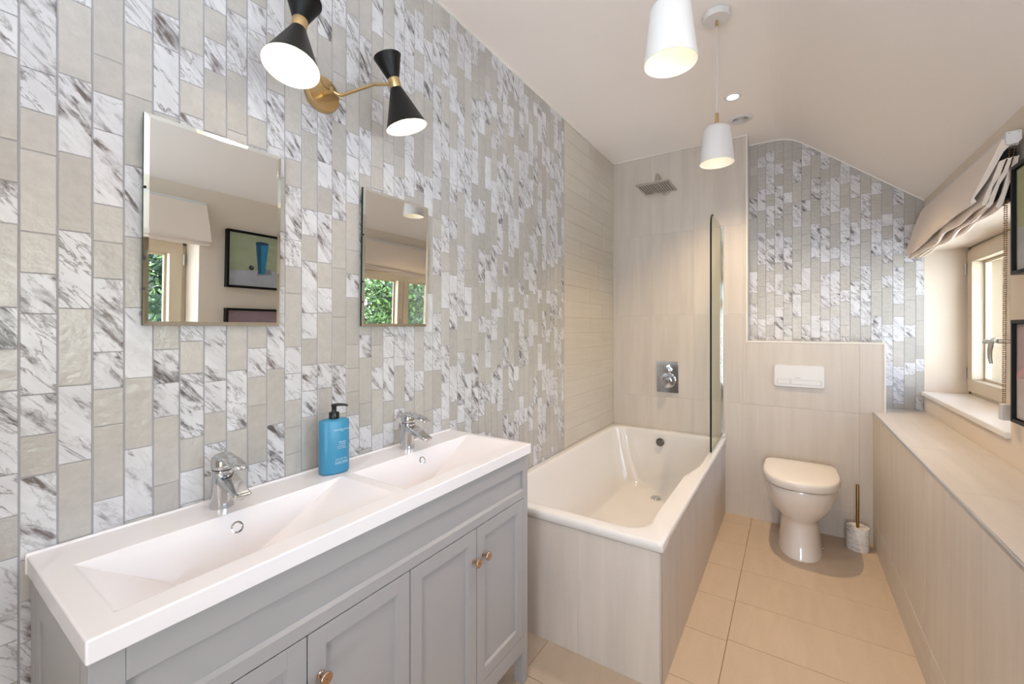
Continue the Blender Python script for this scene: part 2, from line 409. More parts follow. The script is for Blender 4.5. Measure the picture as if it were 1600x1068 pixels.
# left wall: mosaic up to the shower, long beige strips in the shower
wl_ = MB(); wl_.box((XL-.12, Y0, 0), (XL, YF+.25, ZC+.02), 0)
wl_.box((XL-.01, 2.3365, 0), (XL+.0006, YF, ZC+.01), 4)
PW = .0479; B0 = .147
PL = lambda u, v: (XL, u, v)
for k in range(-24, 46):
    ya = B0+PW*k; yb = min(ya+PW, 2.335)
    segs = LEFT.get(k, [])
    for zt, zb, ch in column_tiles(segs, lambda v: z_at(v, XL, ya+PW/2), ZC, 0, rng):
        q = [(ya+.0005, max(zb, .002)), (yb-.0005, max(zb, .002)), (yb-.0005, min(zt, ZC)), (ya+.0005, min(zt, ZC))]
        if zt > .03 and zb < ZC-.006: tile(wl_, q, PL, (1,0,0), .0013, 1 if ch == 'm' else 2, r3(), .0009)
for j in range(26):
    za = .022+.1*j; zb = min(za+.1, ZC); y = 2.338; L = rng.choice((.25, .4, .55, .62))
    while y < YF-.005:
        y2 = min(y+L, YF)
        if y2-y > .02: tile(wl_, [(y, za), (y2, za), (y2, zb), (y, zb)], PL, (1,0,0), .0025, 3, r3(), .0007)
        y = y2; L = .6
structure(wl_.build('wall_left', ['grout', 'marble', 'plain', 'stone_h', 'grout_b']))

# shower end wall and the boxing over the toilet cistern, faced with large tiles
wf = MB(); X2, XC, ZBOX = -.245, .451, 1.166
wf.box((XL-.05, YF, 0), (X2, 3.5, ZC+.02), 0); wf.box((X2, YF, 0), (XC, 3.5, ZBOX), 0)
rows = [(0, .157), (.157, .753), (.753, 1.349), (1.349, 1.946), (1.946, ZC)]
PF = lambda u, v: (u, YF, v)
for z0, z1 in rows:
    for x, x1 in zip((-1.158, -.865, -.572, -.268, .338), (-.865, -.572, -.268, .338, XC)):
        poly = [(x, z0), (min(x1, XC), z0), (min(x1, XC), z1), (x, z1)]
        if z0 >= ZBOX: poly = [(x, z0), (min(x1, X2), z0), (min(x1, X2), z1), (x, z1)]
        if z0 < ZBOX < z1:
            if x1 <= -.26: tile(wf, poly, PF, (0,-1,0), .0025, 1, r3(), .0007)
            elif x < X2:
                r = r3(); tile(wf, [(x, z0), (X2, z0), (X2, z1), (x, z1)], PF, (0,-1,0), .0025, 1, r, .0007)
                tile(wf, [(X2, z0), (x1, z0), (x1, ZBOX), (X2, ZBOX)], PF, (0,-1,0), .0025, 1, r, .0)
            else: tile(wf, clip(poly, 0, 1, ZBOX), PF, (0,-1,0), .0025, 1, r3(), .0007)
        elif z0 < ZBOX or x < X2-.01: tile(wf, poly, PF, (0,-1,0), .0025, 1, r3(), .0007)
tile(wf, [(YF, ZBOX), (YR, ZBOX), (YR, ZC), (YF, ZC)], lambda u, v: (X2, u, v), (1,0,0), .002, 1, r3(), .0005)
tile(wf, [(X2, YF), (XC, YF), (XC, YR), (X2, YR)], lambda u, v: (u, v, ZBOX), (0,0,1), .002, 1, r3(), .0005)
structure(wf.build('wall_shower', ['grout_w', 'stone']))

# recessed mosaic wall behind the toilet
wr = MB(); wr.prism([(X2-.02, 0), (XR, 0), (XR, 2.01)] + [(x, z+.01) for x, z in reversed(cp) if -.26 < x < XR-.02] + [(X2-.02, ZC+.01)], YR, 3.52, 'xz', 0)
PB = lambda u, v: (u, YR, v)
hp = []
for (x0, z0), (x1, z1) in zip(cp, cp[1:]):
    a, b = -(z1-z0), (x1-x0); l = math.hypot(a, b); hp.append((a/l, b/l, (a*x0+b*z0)/l - .003))
for k in range(18):
    xa = -.243+.0505*k; xb = min(xa+.0505, XR)
    for zt, zb, ch in column_tiles(BACK.get(k, []), lambda v: z_at(v, xa+.025, YR), ceil_z(xa)+.02, .7, rng):
        q = [(xa, zb), (xb, zb), (xb, zt), (xa, zt)]
        for h in hp: q = clip(q, *h) if q else q
        tile(wr, q, PB, (0,-1,0), .0013, 1 if ch == 'm' else 2, r3(), .0011)
structure(wr.build('wall_front', ['grout', 'marble', 'plain']))

# low tiled wall under the windows
lo = MB(); lo.box((XO, Y0, 0), (XR, YF, .767), 0)
lo.box((XC, YF-.01, 0), (XR, YR, .767), 0)
y = YF
yj = [YF, 2.945, 2.655, 2.363, 2.072, 1.782, 1.492, 1.2, .91, .62, .33, .04, -.25, -.54, -.83, Y0]
for a, b in zip(yj, yj[1:]):
    tile(lo, [(b, .16), (a, .16), (a, .767), (b, .767)], lambda u, v: (XO, u, v), (-1,0,0), .0016, 1, r3(), .0014)
yj = [YF, 2.6, 2.0, 1.4, .8, .2, -.4, Y0]
for a, b in zip(yj, yj[1:]):
    r = r3()
    mbv = lambda u, v: (XO, v, u)
    tile(lo, [(0, b), (.16, b), (.16, a), (0, a)], lambda u, v: (XO, v, u), (-1,0,0), .0016, 1, r, .0014)
yj = [YR, 2.94, 2.35, 1.78, 1.19, .6, 0, -.6, Y0]
for a, b in zip(yj, yj[1:]):
    tile(lo, [(XO, b), (XR, b), (XR, a), (XO, a)] if b < YF < a and False else [(XO if a <= YF else XO, b), (XR, b), (XR, a), (XO, a)] if a <= YF else [(XO, b), (XR, b), (XR, YF), (XO, YF)],
         lambda u, v: (u, v, .767), (0,0,1), .0025, 1, r3(), .0008)
tile(lo, [(XC, YF), (XR, YF), (XR, YR), (XC, YR)], lambda u, v: (u, v, .767), (0,0,1), .0025, 1, r3(), .0004)
structure(lo.build('wall_low', ['grout_w', 'stone']))
structure(MB().box((XO-.004, Y0, .760), (XO+.003, YF, .7715)).build('trim_1', 'silver_trim', bevel=.002))

# right wall with its two window openings
WINS = [(2.23, YR), (-.10, 1.07)]; ZS, ZH = .86, 1.705
wr_ = MB()
wr_.box((XR, Y0, 0), (XR+.36, 3.52, ZS)); 
wr_.prism([(XR, ZH), (XR+.36, ZH), (XR+.36, 1.69), (XR+.30, 1.762), (XR, 2.003)], Y0, 3.52)
for a, b in ((Y0, -.10), (1.07, 2.23), (YR, 3.52)): wr_.box((XR, a, ZS), (XR+.36, b, ZH))
structure(wr_.build('wall_right', 'wallpaint', smooth=False))
ex = MB(); ex.box((XR+.36, Y0, -.30), (XR+.44, 3.6, ZS-.03)); ex.box((XR+.36, Y0, ZH-.03), (XR+.44, 3.6, 1.70))
for a, b in ((Y0, -.06), (1.03, 2.27), (YR-.04, 3.6)): ex.box((XR+.36, a, ZS-.03), (XR+.44, b, ZH-.03))
for a, b in WINS:
    ex.box((.918, b-.014, ZS), (XR+.36, b-.0005, ZH)); ex.box((.918, a+.0005, ZS), (XR+.36, a+.014, ZH)); ex.box((.918, a, ZS+.001), (XR+.36, b, ZS+.02)); ex.box((.918, a, ZH-.014), (XR+.36, b, ZH-.001))
structure(ex.build('wall_outside', 'ext', smooth=False))

bk = MB(); dl, dr = -.20, .55  # unseen back wall; doorway and passage shaped to house and limit the added fill
bk.box((XL-.12, Y0-.12, 0), (dl, Y0, ZC+.02)); bk.box((dr, Y0-.12, 0), (XR+.36, Y0, ZC+.02)); bk.box((dl, Y0-.12, 2.1), (dr, Y0, ZC+.02))
bk.box((dl-.12, -2.7, 0), (dl, Y0-.12, 2.3)); bk.box((dr, -2.7, 0), (dr+.12, Y0-.12, 2.3)); bk.box((dl-.12, -2.8, 0), (dr+.12, -2.7, 2.3)); bk.box((dl-.12, -2.8, 2.3), (dr+.12, Y0-.12, 2.4)); bk.box((dl-.12, -2.8, -.1), (dr+.12, Y0, -.001))
structure(bk.build('wall_back', 'wallpaint', smooth=False))

# white edge trims and the fine bead under the ceiling
t = MB(); t.box((X2-.003, YF-.005, ZBOX), (X2+.007, YF+.004, ZC)); t.box((X2-.003, YF-.005, ZBOX-.005), (XC+.004, YF+.004, ZBOX+.005)); t.box((XC-.005, YF-.005, .769), (XC+.005, YF+.004, ZBOX))
structure(t.build('trim_2', 'white_trim', bevel=.0015))
t = MB(); t.box((XL, Y0, ZC-.006), (XL+.007, YF, ZC)); t.box((XL, YF-.007, ZC-.006), (X2+.006, YF, ZC)); t.box((X2, YF, ZC-.006), (X2+.006, YR, ZC))
b = [(x, z) for x, z in cp if x > X2 and x < .66]; b = [(X2, ZC)] + b
t.prism([(x, z-.008) for x, z in b] + [(x, z+.002) for x, z in reversed(b)], YR-.006, YR)
structure(t.build('trim_3', 'silicone', smooth=False))

# windows: painted timber, two casements each
def window(idx, y0, y1):
    w = bpy.data.objects.new('window_%d' % idx, None); COL.objects.link(w); w.location = (.83, (y0+y1)/2, ZS); w['kind'] = 'structure'
    sb = MB(); sb.box((XR-.014, y0+.0005, ZS), (.90, y1-.0005, .885)); sb.build('window_sill', 'sill', w, bevel=.006, seg=3)
    fr = MB(); xf, xb = .836, .915; fw = .032
    fr.box((xf, y0, .885), (xb, y1, .885+fw)); fr.box((xf, y0, ZH-fw), (xb, y1, ZH)); fr.box((xf, y0, .885), (xb, y0+fw, ZH)); fr.box((xf, y1-fw, .885), (xb, y1, ZH))
    fr.build('window_frame', 'joinery', w, bevel=.003)
    ym = (y0+y1)/2; i0, i1 = y0+.022, y1-.022; z0, z1 = .905, ZH-.02
    for a, b in ((i0, ym-.002), (ym+.002, i1)):
        c = MB(); st = .066; xa, xe = .824, .895
        c.box((xa, a, z0), (xe, b, z0+st)); c.box((xa, a, z1-st), (xe, b, z1)); c.box((xa, a, z0+st), (xe, a+st, z1-st)); c.box((xa, b-st, z0+st), (xe, b, z1-st))
        g = .012
        c.box((.872, a+st, z0+st), (.886, b-st, z0+st+g)); c.box((.872, a+st, z1-st-g), (.886, b-st, z1-st))
        c.box((.872, a+st, z0+st+g), (.886, a+st+g, z1-st-g)); c.box((.872, b-st-g, z0+st+g), (.886, b-st, z1-st-g))
        co = c.build('casement', 'joinery', w, bevel=.003)
        MB().box((.877, a+st, z0+st), (.881, b-st, z1-st)).build('pane', 'glass', co, smooth=False)
        hy = b+.004 if b > ym+.1 else a-.004
        for hz in (z0+.10, z1-.10):
            MB().cyl((.818, hy, hz-.03), (.818, hy, hz+.03), .006, n=12).build('hinge', 'nickel', co)
    # espagnolette handle on the meeting stile
    hb = MB(); hz = 1.196; yh = ym-.03
    hb.box((.818, yh-.012, hz-.06), (.825, yh+.012, hz+.06))
    hb.cyl((.82, yh, hz), (.775, yh, hz), .010, n=16)
    hb.tube([(.775, yh, hz+.004), (.772, yh+.03, hz+.004), (.770, yh+.052, hz-.008), (.768, yh+.064, hz-.04), (.768, yh+.064, hz-.075), (.770, yh+.055, hz-.105)], [.012, .012, .011, .009, .008, .006], 12)
    hb.tube([(.772, yh+.03, hz-.004), (.770, yh+.075, hz-.004), (.769, yh+.09, hz-.004), (.769, yh+.12, hz-.006), (.769, yh+.127, hz-.006)], [.007, .005, .010, .011, .005], 12)
    hb.build('window_handle', 'nickel', w)
    return w
window(1, *WINS[0]); window(2, *WINS[1])

# ------------------------------------------------------------------ things
# bath with its tiled panels
def bath():
    t = thing('bathtub', 'white enamelled bath set in tiled panels below the shower head', 'bath', (-.76, 2.34, 0))
    b = MB(); n = 8
    def opening(f):
        """rounded outline from the rim opening (f=0) to the flat of the bath (f=1)"""
        x0 = -1.112+.13*f; x1 = -.405-.14*f; y0 = 1.545+.34*f; y1 = 3.105-.10*f; r = .10+.04*f
        pts = []
        for p in rrect(x0, y0, x1, y1, r, n):
            pts.append(p)
        # more points along the long sides so the right edge can curve
        out = []
        for i, p in enumerate(pts):
            q = pts[(i+1) % len(pts)]; out.append(p)
            if i % (n+1) == n:
                for k in range(1, 14): out.append((p[0]+(q[0]-p[0])*k/14, p[1]+(q[1]-p[1])*k/14))
        res = []
        for x, y in out:
            if x > -.7:
                k = min(max((2.47-y)/.24, 0), 1); k = k*k*(3-2*k)
                g = (x+.7)/(x1+.7)
                x -= (.038*k*(1-f))*g
            res.append((x, y))
        return res
    base = opening(0); m = len(base)
    def outer(d):
        x0, x1, y0, y1 = XL+.003+d, XB-d, YB0+d, YF-.003-d; cx, cy = (x0+x1)/2, (y0+y1)/2; out = []
        r = .022
        for i, (x, y) in enumerate(base):
            # project the opening's points onto the outer rectangle
            dx, dy = x-(-.76), y-2.34
            sx = (x1-cx)/max(abs(dx), 1e-6); sy = (y1-cy)/max(abs(dy), 1e-6); s = min(sx, sy)
            out.append((cx+dx*s, cy+dy*s))
        # snap the four nearest points on to the corners
        for cxn, cyn in ((x0, y0), (x1, y0), (x1, y1), (x0, y1)):
            j = min(range(m), key=lambda q: (out[q][0]-cxn)**2+(out[q][1]-cyn)**2); out[j] = (cxn, cyn)
        return out
    rings = []
    for d, z in ((.006, ZB-.036), (.0, ZB-.030), (.0, ZB-.012), (.0035, ZB-.003), (.011, ZB)): rings.append([(x, y, z) for x, y in outer(d)])
    def mixr(a, c, k): return [(p[0]+(q[0]-p[0])*k, p[1]+(q[1]-p[1])*k) for p, q in zip(a, c)]
    rings.append([(x, y, ZB) for x, y in mixr(outer(.011), base, .8)])
    hs = [0, .015, .05, .13, .28, .45, .62, .77, .88, .95, 1.0]; ds = [0, .003, .018, .075, .16, .24, .305, .35, .374, .384, .388]
    for h, d in zip(hs, ds): rings.append([(x, y, ZB-d) for x, y in opening(h)])
    rings.append([(-.755+(x+.755)*.3, 2.45+(y-2.45)*.3, ZB-.392) for x, y in opening(1)])
    b.loft(rings, 0, False, True)
    b.build('tub', 'enamel', t, angle=60)
    o = MB().lathe([(.001, .016), (.022, .016), (.027, .011), (.029, 0)], (-.772, 3.079, .447), (0, -1, -.12), 28).build('overflow', 'chrome_dark', t); o['label'] = 'dark chrome overflow cap'
    o = MB().lathe([(.001, .012), (.028, .012), (.033, .006), (.034, 0)], (-.745, 2.86, ZB-.391), (0,0,1), 28).build('waste', 'chrome', t); o['label'] = 'chrome waste plug'
    return t
bath()
bp = thing('bath_panel', 'beige stone tiled panel boxing in the bath, front and long side', 'bath panel', (-.37, 1.51, 0))
p = MB(); p.box((XL+.004, 1.50, 0), (XB-.012, 1.52, ZB-.037), 0)
for a, b in ((XL+.004, -.684), (-.684, XB-.012)): tile(p, [(a, .001), (b, .001), (b, ZB-.037), (a, ZB-.037)], lambda u, v: (u, 1.50, v), (0,-1,0), .0025, 1, r3(), .001)
o = p.build('front_panel', ['grout_w', 'stone'], bp)
p = MB(); p.box((XB-.03, 1.52, 0), (XB-.008, YF-.001, ZB-.037), 0)
for a, b in zip((1.515, 1.80, 2.095, 2.39, 2.685, 2.98), (1.80, 2.095, 2.39, 2.685, 2.98, YF-.001)): tile(p, [(a, .001), (b, .001), (b, ZB-.037), (a, ZB-.037)], lambda u, v: (XB-.008, u, v), (1,0,0), .0025, 1, r3(), .0007)
p.build('side_panel', ['grout_w', 'stone'], bp)
MB().box((XB-.012, 1.4975, 0), (XB-.0055, 1.513, ZB-.037)).build('corner_trim', 'grout_b', bp, bevel=.002)

# shower screen
t = thing('shower_screen', 'clear hinged glass screen standing on the edge of the bath', 'shower screen', (-.386, 3.19, ZB))
g = MB(); pts = [(3.172, .535), (3.172, 1.93)] + [(2.80+.08*math.cos(R(90+90*k/8))-.01, 1.85+.08*math.sin(R(90+90*k/8))) for k in range(9)] + [(2.71, .535)]
pts = [(3.172, .531), (3.172, 1.93)] + [(2.76+.07*math.cos(R(90+90*k/8)), 1.86+.07*math.sin(R(90+90*k/8))) for k in range(9)] + [(2.69, .531)]
g.prism(pts, -.391, -.385, 'yz'); g.build('glass_panel', 'screen', t, smooth=False)
e = MB(); ed = [(y, z) for y, z in pts[2:]]; inn = [(y+.006, z-(.006 if k < 5 else 0)) for k, (y, z) in enumerate(ed)]
e.prism(ed+inn[::-1], -.3925, -.3835, 'yz'); o = e.build('edge_seal', 'black', t, smooth=False); o['label'] = 'thin dark leading edge'
MB().box((-.394, 3.172, .524), (-.380, 3.1965, 1.945)).build('wall_profile', 'chrome', t, bevel=.003)
MB().box((-.393, 2.72, .521), (-.383, 3.168, .531)).build('bottom_seal', 'clear_plastic', t)
MB().box((-.388, 3.166, .519), (-.3665, 3.1965, .538)).build('end_block', 'white_plastic', t, bevel=.003)

# shower head and mixer
t = thing('rain_shower', 'square chrome rain shower head on a short wall arm over the bath', 'shower head', (-.757, 3.197, 2.25))
MB().lathe([(.028, 0), (.028, .006), (.018, .012), (.014, .014)], (-.757, 3.197, 2.25), (0,-1,0), 24, cap0=True).build('wall_flange', 'nickel', t)
MB().tube([(-.757, 3.19, 2.25), (-.757, 3.06, 2.282), (-.757, 2.985, 2.298), (-.757, 2.945, 2.296), (-.757, 2.928, 2.276), (-.757, 2.925, 2.222)], .0105).build('arm', 'nickel', t)
h = MB(); h.prism(rrect(-.865, 2.80, -.650, 3.05, .004), 2.198, 2.208, 'xy'); h.lathe([(.05, 0), (.03, .012), (.014, .02)], (-.757, 2.925, 2.208), n=20, cap1=True)
hd = h.build('head', 'nickel', t, bevel=.0015)
for k in range(12):
    x = -.845+k*.016
    MB().box((x-.003, 2.83, 2.1965), (x+.003, 3.02, 2.1985)).build('nozzle_strip', 'chrome_dark', hd)
t = thing('shower_mixer', 'chrome plate with two round controls on the wall above the bath', 'shower mixer', (-.746, 3.197, .90))
MB().prism(rrect(-.822, .786, -.672, 1.012, .004), 3.186, 3.197).build('plate', 'chrome', t, bevel=.0015)
for z, name in ((.950, 'diverter_knob'), (.872, 'temperature_knob')):
    k = MB(); big = name[0] == 't'
    if big: k.lathe([(.056, 0), (.056, .006), (.052, .010), (.03, .011)], (-.746, 3.186, z+.004), (0,-1,0), 36)
    k.lathe([(.026, .0), (.026, .012), (.021, .014), (.021, .048), (.019, .051), (.001, .051)], (-.746, 3.186, z), (0,-1,0), 28)
    k.box((-.7495, 3.137, z), (-.7425, 3.185, z+.034)) if not big else k.box((-.7495, 3.134, z-.03), (-.7425, 3.150, z-.004))
    k.build(name, 'chrome', t, bevel=.001)

# toilet
def dee(w, yf, yb, z, cx=.045, n=28, p=2.35, back=.78):
    """outline of a D: rounded front at yf, squarer back at yb"""
    ym = yb-.42*(yb-yf) ; out = []
    for k in range(n+1):
        a = math.pi*k/n; c, s = math.cos(a), math.sin(a)
        out.append((cx+w*math.copysign(abs(c)**(2/p), c), ym-(ym-yf)*abs(s)**(2/p), z))
    for k in range(1, 8):
        q = k/8; a = math.pi*q
        c, s = -math.cos(a), math.sin(a)
        out.append((cx+w*(math.copysign(abs(c)**(2/7), c)*(1-(1-back)*s**.5 if False else 1)), ym+(yb-ym)*abs(s)**(2/7), z))
    return out
t = thing('toilet', 'white back to wall toilet with its lid closed beneath the flush plate', 'toilet', (.045, 3.0, 0))
b = MB()
b.loft([dee(*a) for a in ((.108, 2.748, 3.16, 0), (.108, 2.748, 3.16, .012), (.103, 2.758, 3.16, .03), (.097, 2.77, 3.16, .10), (.093, 2.775, 3.16, .165), (.0945, 2.772, 3.165, .192), (.104, 2.764, 3.172, .204),
   (.122, 2.745, 3.18, .225), (.140, 2.722, 3.185, .255), (.157, 2.70, 3.19, .29), (.169, 2.683, 3.195, .33), (.176, 2.673, 3.196, .37), (.1765, 2.671, 3.196, .392), (.174, 2.674, 3.196, .398))], 0)
b.build('pan', 'ceramic', t, angle=60)
b = MB(); b.loft([dee(*a, p=2.5) for a in ((.170, 2.668, 3.10, .400), (.178, 2.659, 3.106, .404), (.1805, 2.656, 3.108, .412), (.1805, 2.656, 3.108, .438), (.178, 2.660, 3.106, .446), (.170, 2.670, 3.098, .4505), (.12, 2.74, 3.04, .4535), (.04, 2.84, 2.95, .4545))], 0)
b.build('lid', 'seat', t, angle=50)
MB().loft([dee(*a, p=2.4) for a in ((.172, 2.674, 3.09, .396), (.172, 2.674, 3.09, .402))]).build('seat_gap_shade', 'gap_shade', t)  # black sheet painted as the shade between pan and lid
for x in (-.05, .14): MB().cyl((x, 3.125, .398), (x, 3.125, .42), .012).build('hinge', 'chrome', t)
bo = MB().lathe([(.009, 0), (.009, .003), (.001, .005)], (.150, 2.90, .035), (1, -.12, 0), 16).build('bolt_cap', 'chrome', t)

t = thing('flush_plate', 'white dual flush plate on the tiled boxing over the toilet', 'flush plate', (.042, 3.197, .953))
MB().prism(rrect(-.088, .886, .171, 1.021, .014), 3.186, 3.1975).build('plate', 'white_plastic', t, bevel=.002)
for a, b_ in ((-.071, -.004), (.003, .156)):
    MB().prism(rrect(a-.0012, .9008, b_+.0012, .9322, .002), 3.1855, 3.187).build('button_gap_shade', 'shade_line_and_print', t, smooth=False)  # grey outline painted as the shade round each button
    MB().prism(rrect(a, .902, b_, .931, .002), 3.1846, 3.187).build('button', 'white_plastic', t, bevel=.0008)
MB().box((.022, 3.1855, .9425), (.052, 3.1865, .9445)).build('maker_mark', 'shade_line_and_print', t)

t = thing('toilet_brush', 'toilet brush with brass rod in a white marble pot beside the toilet', 'toilet brush', (.318, 3.09, 0))
h = MB(); h.lathe([(.001, .002), (.052, .002), (.053, .008), (.053, .126), (.051, .13), (.040, .13), (.038, .124), (.018, .122), (.001, .122)], (.318, 3.09, 0), n=40).build('pot', 'marble_solid', t)
MB().lathe([(.001, .08), (.0075, .08), (.0075, .362), (.006, .365), (.001, .365)], (.318, 3.09, 0), n=16).build('rod', 'bronze', t)

# vanity unit
V0, V1, XV = .155, 1.296, -.776
t = thing('vanity_unit', 'grey panelled vanity unit with four doors under the double basin', 'vanity unit', (-.96, .73, 0))
XD = -.784     # face of the frame
yl, yr = .199, 1.262
c = MB(); c.box((XL+.008, .170, .150), (-.812, 1.281, .168)); c.box((XL+.008, .170, .168), (XL+.016, 1.281, .80)); c.box((XL+.016, .170, .168), (-.812, .178, .80)); c.box((XL+.016, 1.273, .168), (-.812, 1.281, .80)); c.box((XL+.016, .725, .168), (-.812, .741, .70))
c.build('carcass', 'cabinet', t, bevel=.001)
for a, b in ((.160, yl), (yr, 1.291)):
    MB().box((-.824, a, 0), (XD, b, .81)).build('front_leg', 'cabinet', t, bevel=.0015)
    MB().box((XL+.008, a, 0), (XL+.048, b, .81)).build('back_leg', 'cabinet', t, bevel=.0015)
for a in (.160, 1.283):
    s = MB(); x0, x1 = XL+.048, -.824
    s.box((x0, a, .757), (x1, a+.008, .81)); s.box((x0, a, .122), (x1, a+.008, .20)); s.box((x0, a, .20), (x0+.03, a+.008, .757)); s.box((x1-.03, a, .20), (x1, a+.008, .757)); s.box((x0+.03, a+.004, .20), (x1-.03, a+.006, .757))
    s.build('end_panel', 'cabinet', t, bevel=.001)
f = MB(); f.box((-.806, yl, .758), (XD, yr, .81)); f.box((-.806, yl, .660), (XD, yr, .686)); f.box((-.806, yl, .686), (XD-.009, yr, .758))
f.prism([(XD-.009, .686), (XD, .686), (XD-.009, .693)], yl, yr, 'xz')
f.build('apron', 'cabinet', t, bevel=.001)
MB().box((-.806, yl, .120), (XD, yr, .173)).build('plinth_rail', 'cabinet', t, bevel=.001)
de = [(.2005, .4658), (.4682, .7315), (.7345, .9965), (.9995, 1.2605)]
for k, (a, b) in enumerate(de):
    d = MB(); z0, z1 = .1755, .6575; st = .0385; x0 = -.804
    d.box((x0, a, z0), (XD, a+st, z1)); d.box((x0, b-st, z0), (XD, b, z1)); d.box((x0, a+st, z0), (XD, b-st, z0+st)); d.box((x0, a+st, z1-st), (XD, b-st, z1))
    d.box((x0, a+st, z0+st), (XD-.009, b-st, z1-st))
    ya, yb, za, zb = a+st, b-st, z0+st, z1-st; w = .003
    d.prism([(XD-.009, za), (XD-.001, za), (XD-.009, za+w)], ya, yb, 'xz'); d.prism([(XD-.009, zb), (XD-.001, zb), (XD-.009, zb-w)], ya, yb, 'xz')
    d.prism([(XD-.009, ya), (XD-.001, ya), (XD-.009, ya+w)], za, zb, 'xy'); d.prism([(XD-.009, yb), (XD-.001, yb), (XD-.009, yb-w)], za, zb, 'xy')
    do = d.build('door', 'cabinet', t, bevel=.0006)
    ky = (b-.018, a+.026, b-.014, a+.031)[k]
    kn = MB().lathe([(.0075, 0), (.0075, .002), (.0048, .004), (.0045, .012), (.0065, .016), (.0125, .0185), (.0132, .020), (.0128, .0225), (.0118, .0235), (.001, .0238)], (XD, ky, .566), (1, 0, 0), 28).build('knob', 'copper', do)
    kn['label'] = 'round rose gold knob'

# double basin: one slab with two troughs
t = thing('double_basin', 'long glossy white double basin slab on top of the grey vanity unit', 'basin', (-.96, .73, .81))
b = MB(); zt = .845; zb_ = .8105; x0, x1 = XL+.003, -.772
tr = [(.195, .712), (.752, 1.262)]; ta, tb = -1.038, -.822
ys = [V0, tr[0][0], tr[0][1], tr[1][0], tr[1][1], V1]; xs = [x0, ta, tb, x1]
for i in range(5):
    for j in range(3):
        if j == 1 and i in (1, 3): continue
        b.add([(xs[j], ys[i], zt), (xs[j+1], ys[i], zt), (xs[j+1], ys[i+1], zt), (xs[j], ys[i+1], zt)], [(0,1,2,3)])
for i in range(5):
    b.add([(x1, ys[i], zb_), (x1, ys[i+1], zb_), (x1, ys[i+1], zt), (x1, ys[i], zt)], [(0,1,2,3)]); b.add([(x0, ys[i], zb_), (x0, ys[i+1], zb_), (x0, ys[i+1], zt), (x0, ys[i], zt)], [(3,2,1,0)])
for j in range(3):
    b.add([(xs[j], V0, zb_), (xs[j+1], V0, zb_), (xs[j+1], V0, zt), (xs[j], V0, zt)], [(0,1,2,3)]); b.add([(xs[j], V1, zb_), (xs[j+1], V1, zb_), (xs[j+1], V1, zt), (xs[j], V1, zt)], [(3,2,1,0)])
for i in range(5):
    for j in range(3):
        if j == 1 and i in (1, 3): continue
        b.add([(xs[j], ys[i], zb_), (xs[j+1], ys[i], zb_), (xs[j+1], ys[i+1], zb_), (xs[j], ys[i+1], zb_)], [(3,2,1,0)])
b.box((x0-.001, V0-.002, zb_), (x0+.008, V1, zt+.004))
for ya, yb in tr:
    n0, n1 = ya+.165, yb-.28; zf = .735; xa, xb2 = -.988, -.87
    T = [(ta, ya), (tb, ya), (tb, yb), (ta, yb)]; Bq = [(xa, n0), (xb2, n0), (xb2, n1), (xa, n1)]
    v = [(x, y, zt) for x, y in T] + [(x, y, zf) for x, y in Bq]
    b.add(v, [(0,1,5,4), (1,2,6,5), (2,3,7,6), (3,0,4,7), (4,5,6,7)])
b.build('slab', 'basin', t, bevel=.0035, seg=3, angle=12)
for y in (.447, 1.012):
    ax = Vector((.92, 0, .39)).normalized(); o0 = Vector((-1.0262, y, .8145))
    r = MB().lathe([(.0088, -.002), (.0088, .0022), (.0100, .0032), (.0125, .003), (.0135, 0)], o0, ax, 28).build('overflow_ring', 'chrome', t)
    MB().lathe([(.001, -.0005), (.0088, -.0005)], o0, ax, 20).build('overflow_hole', 'chrome_dark', r)

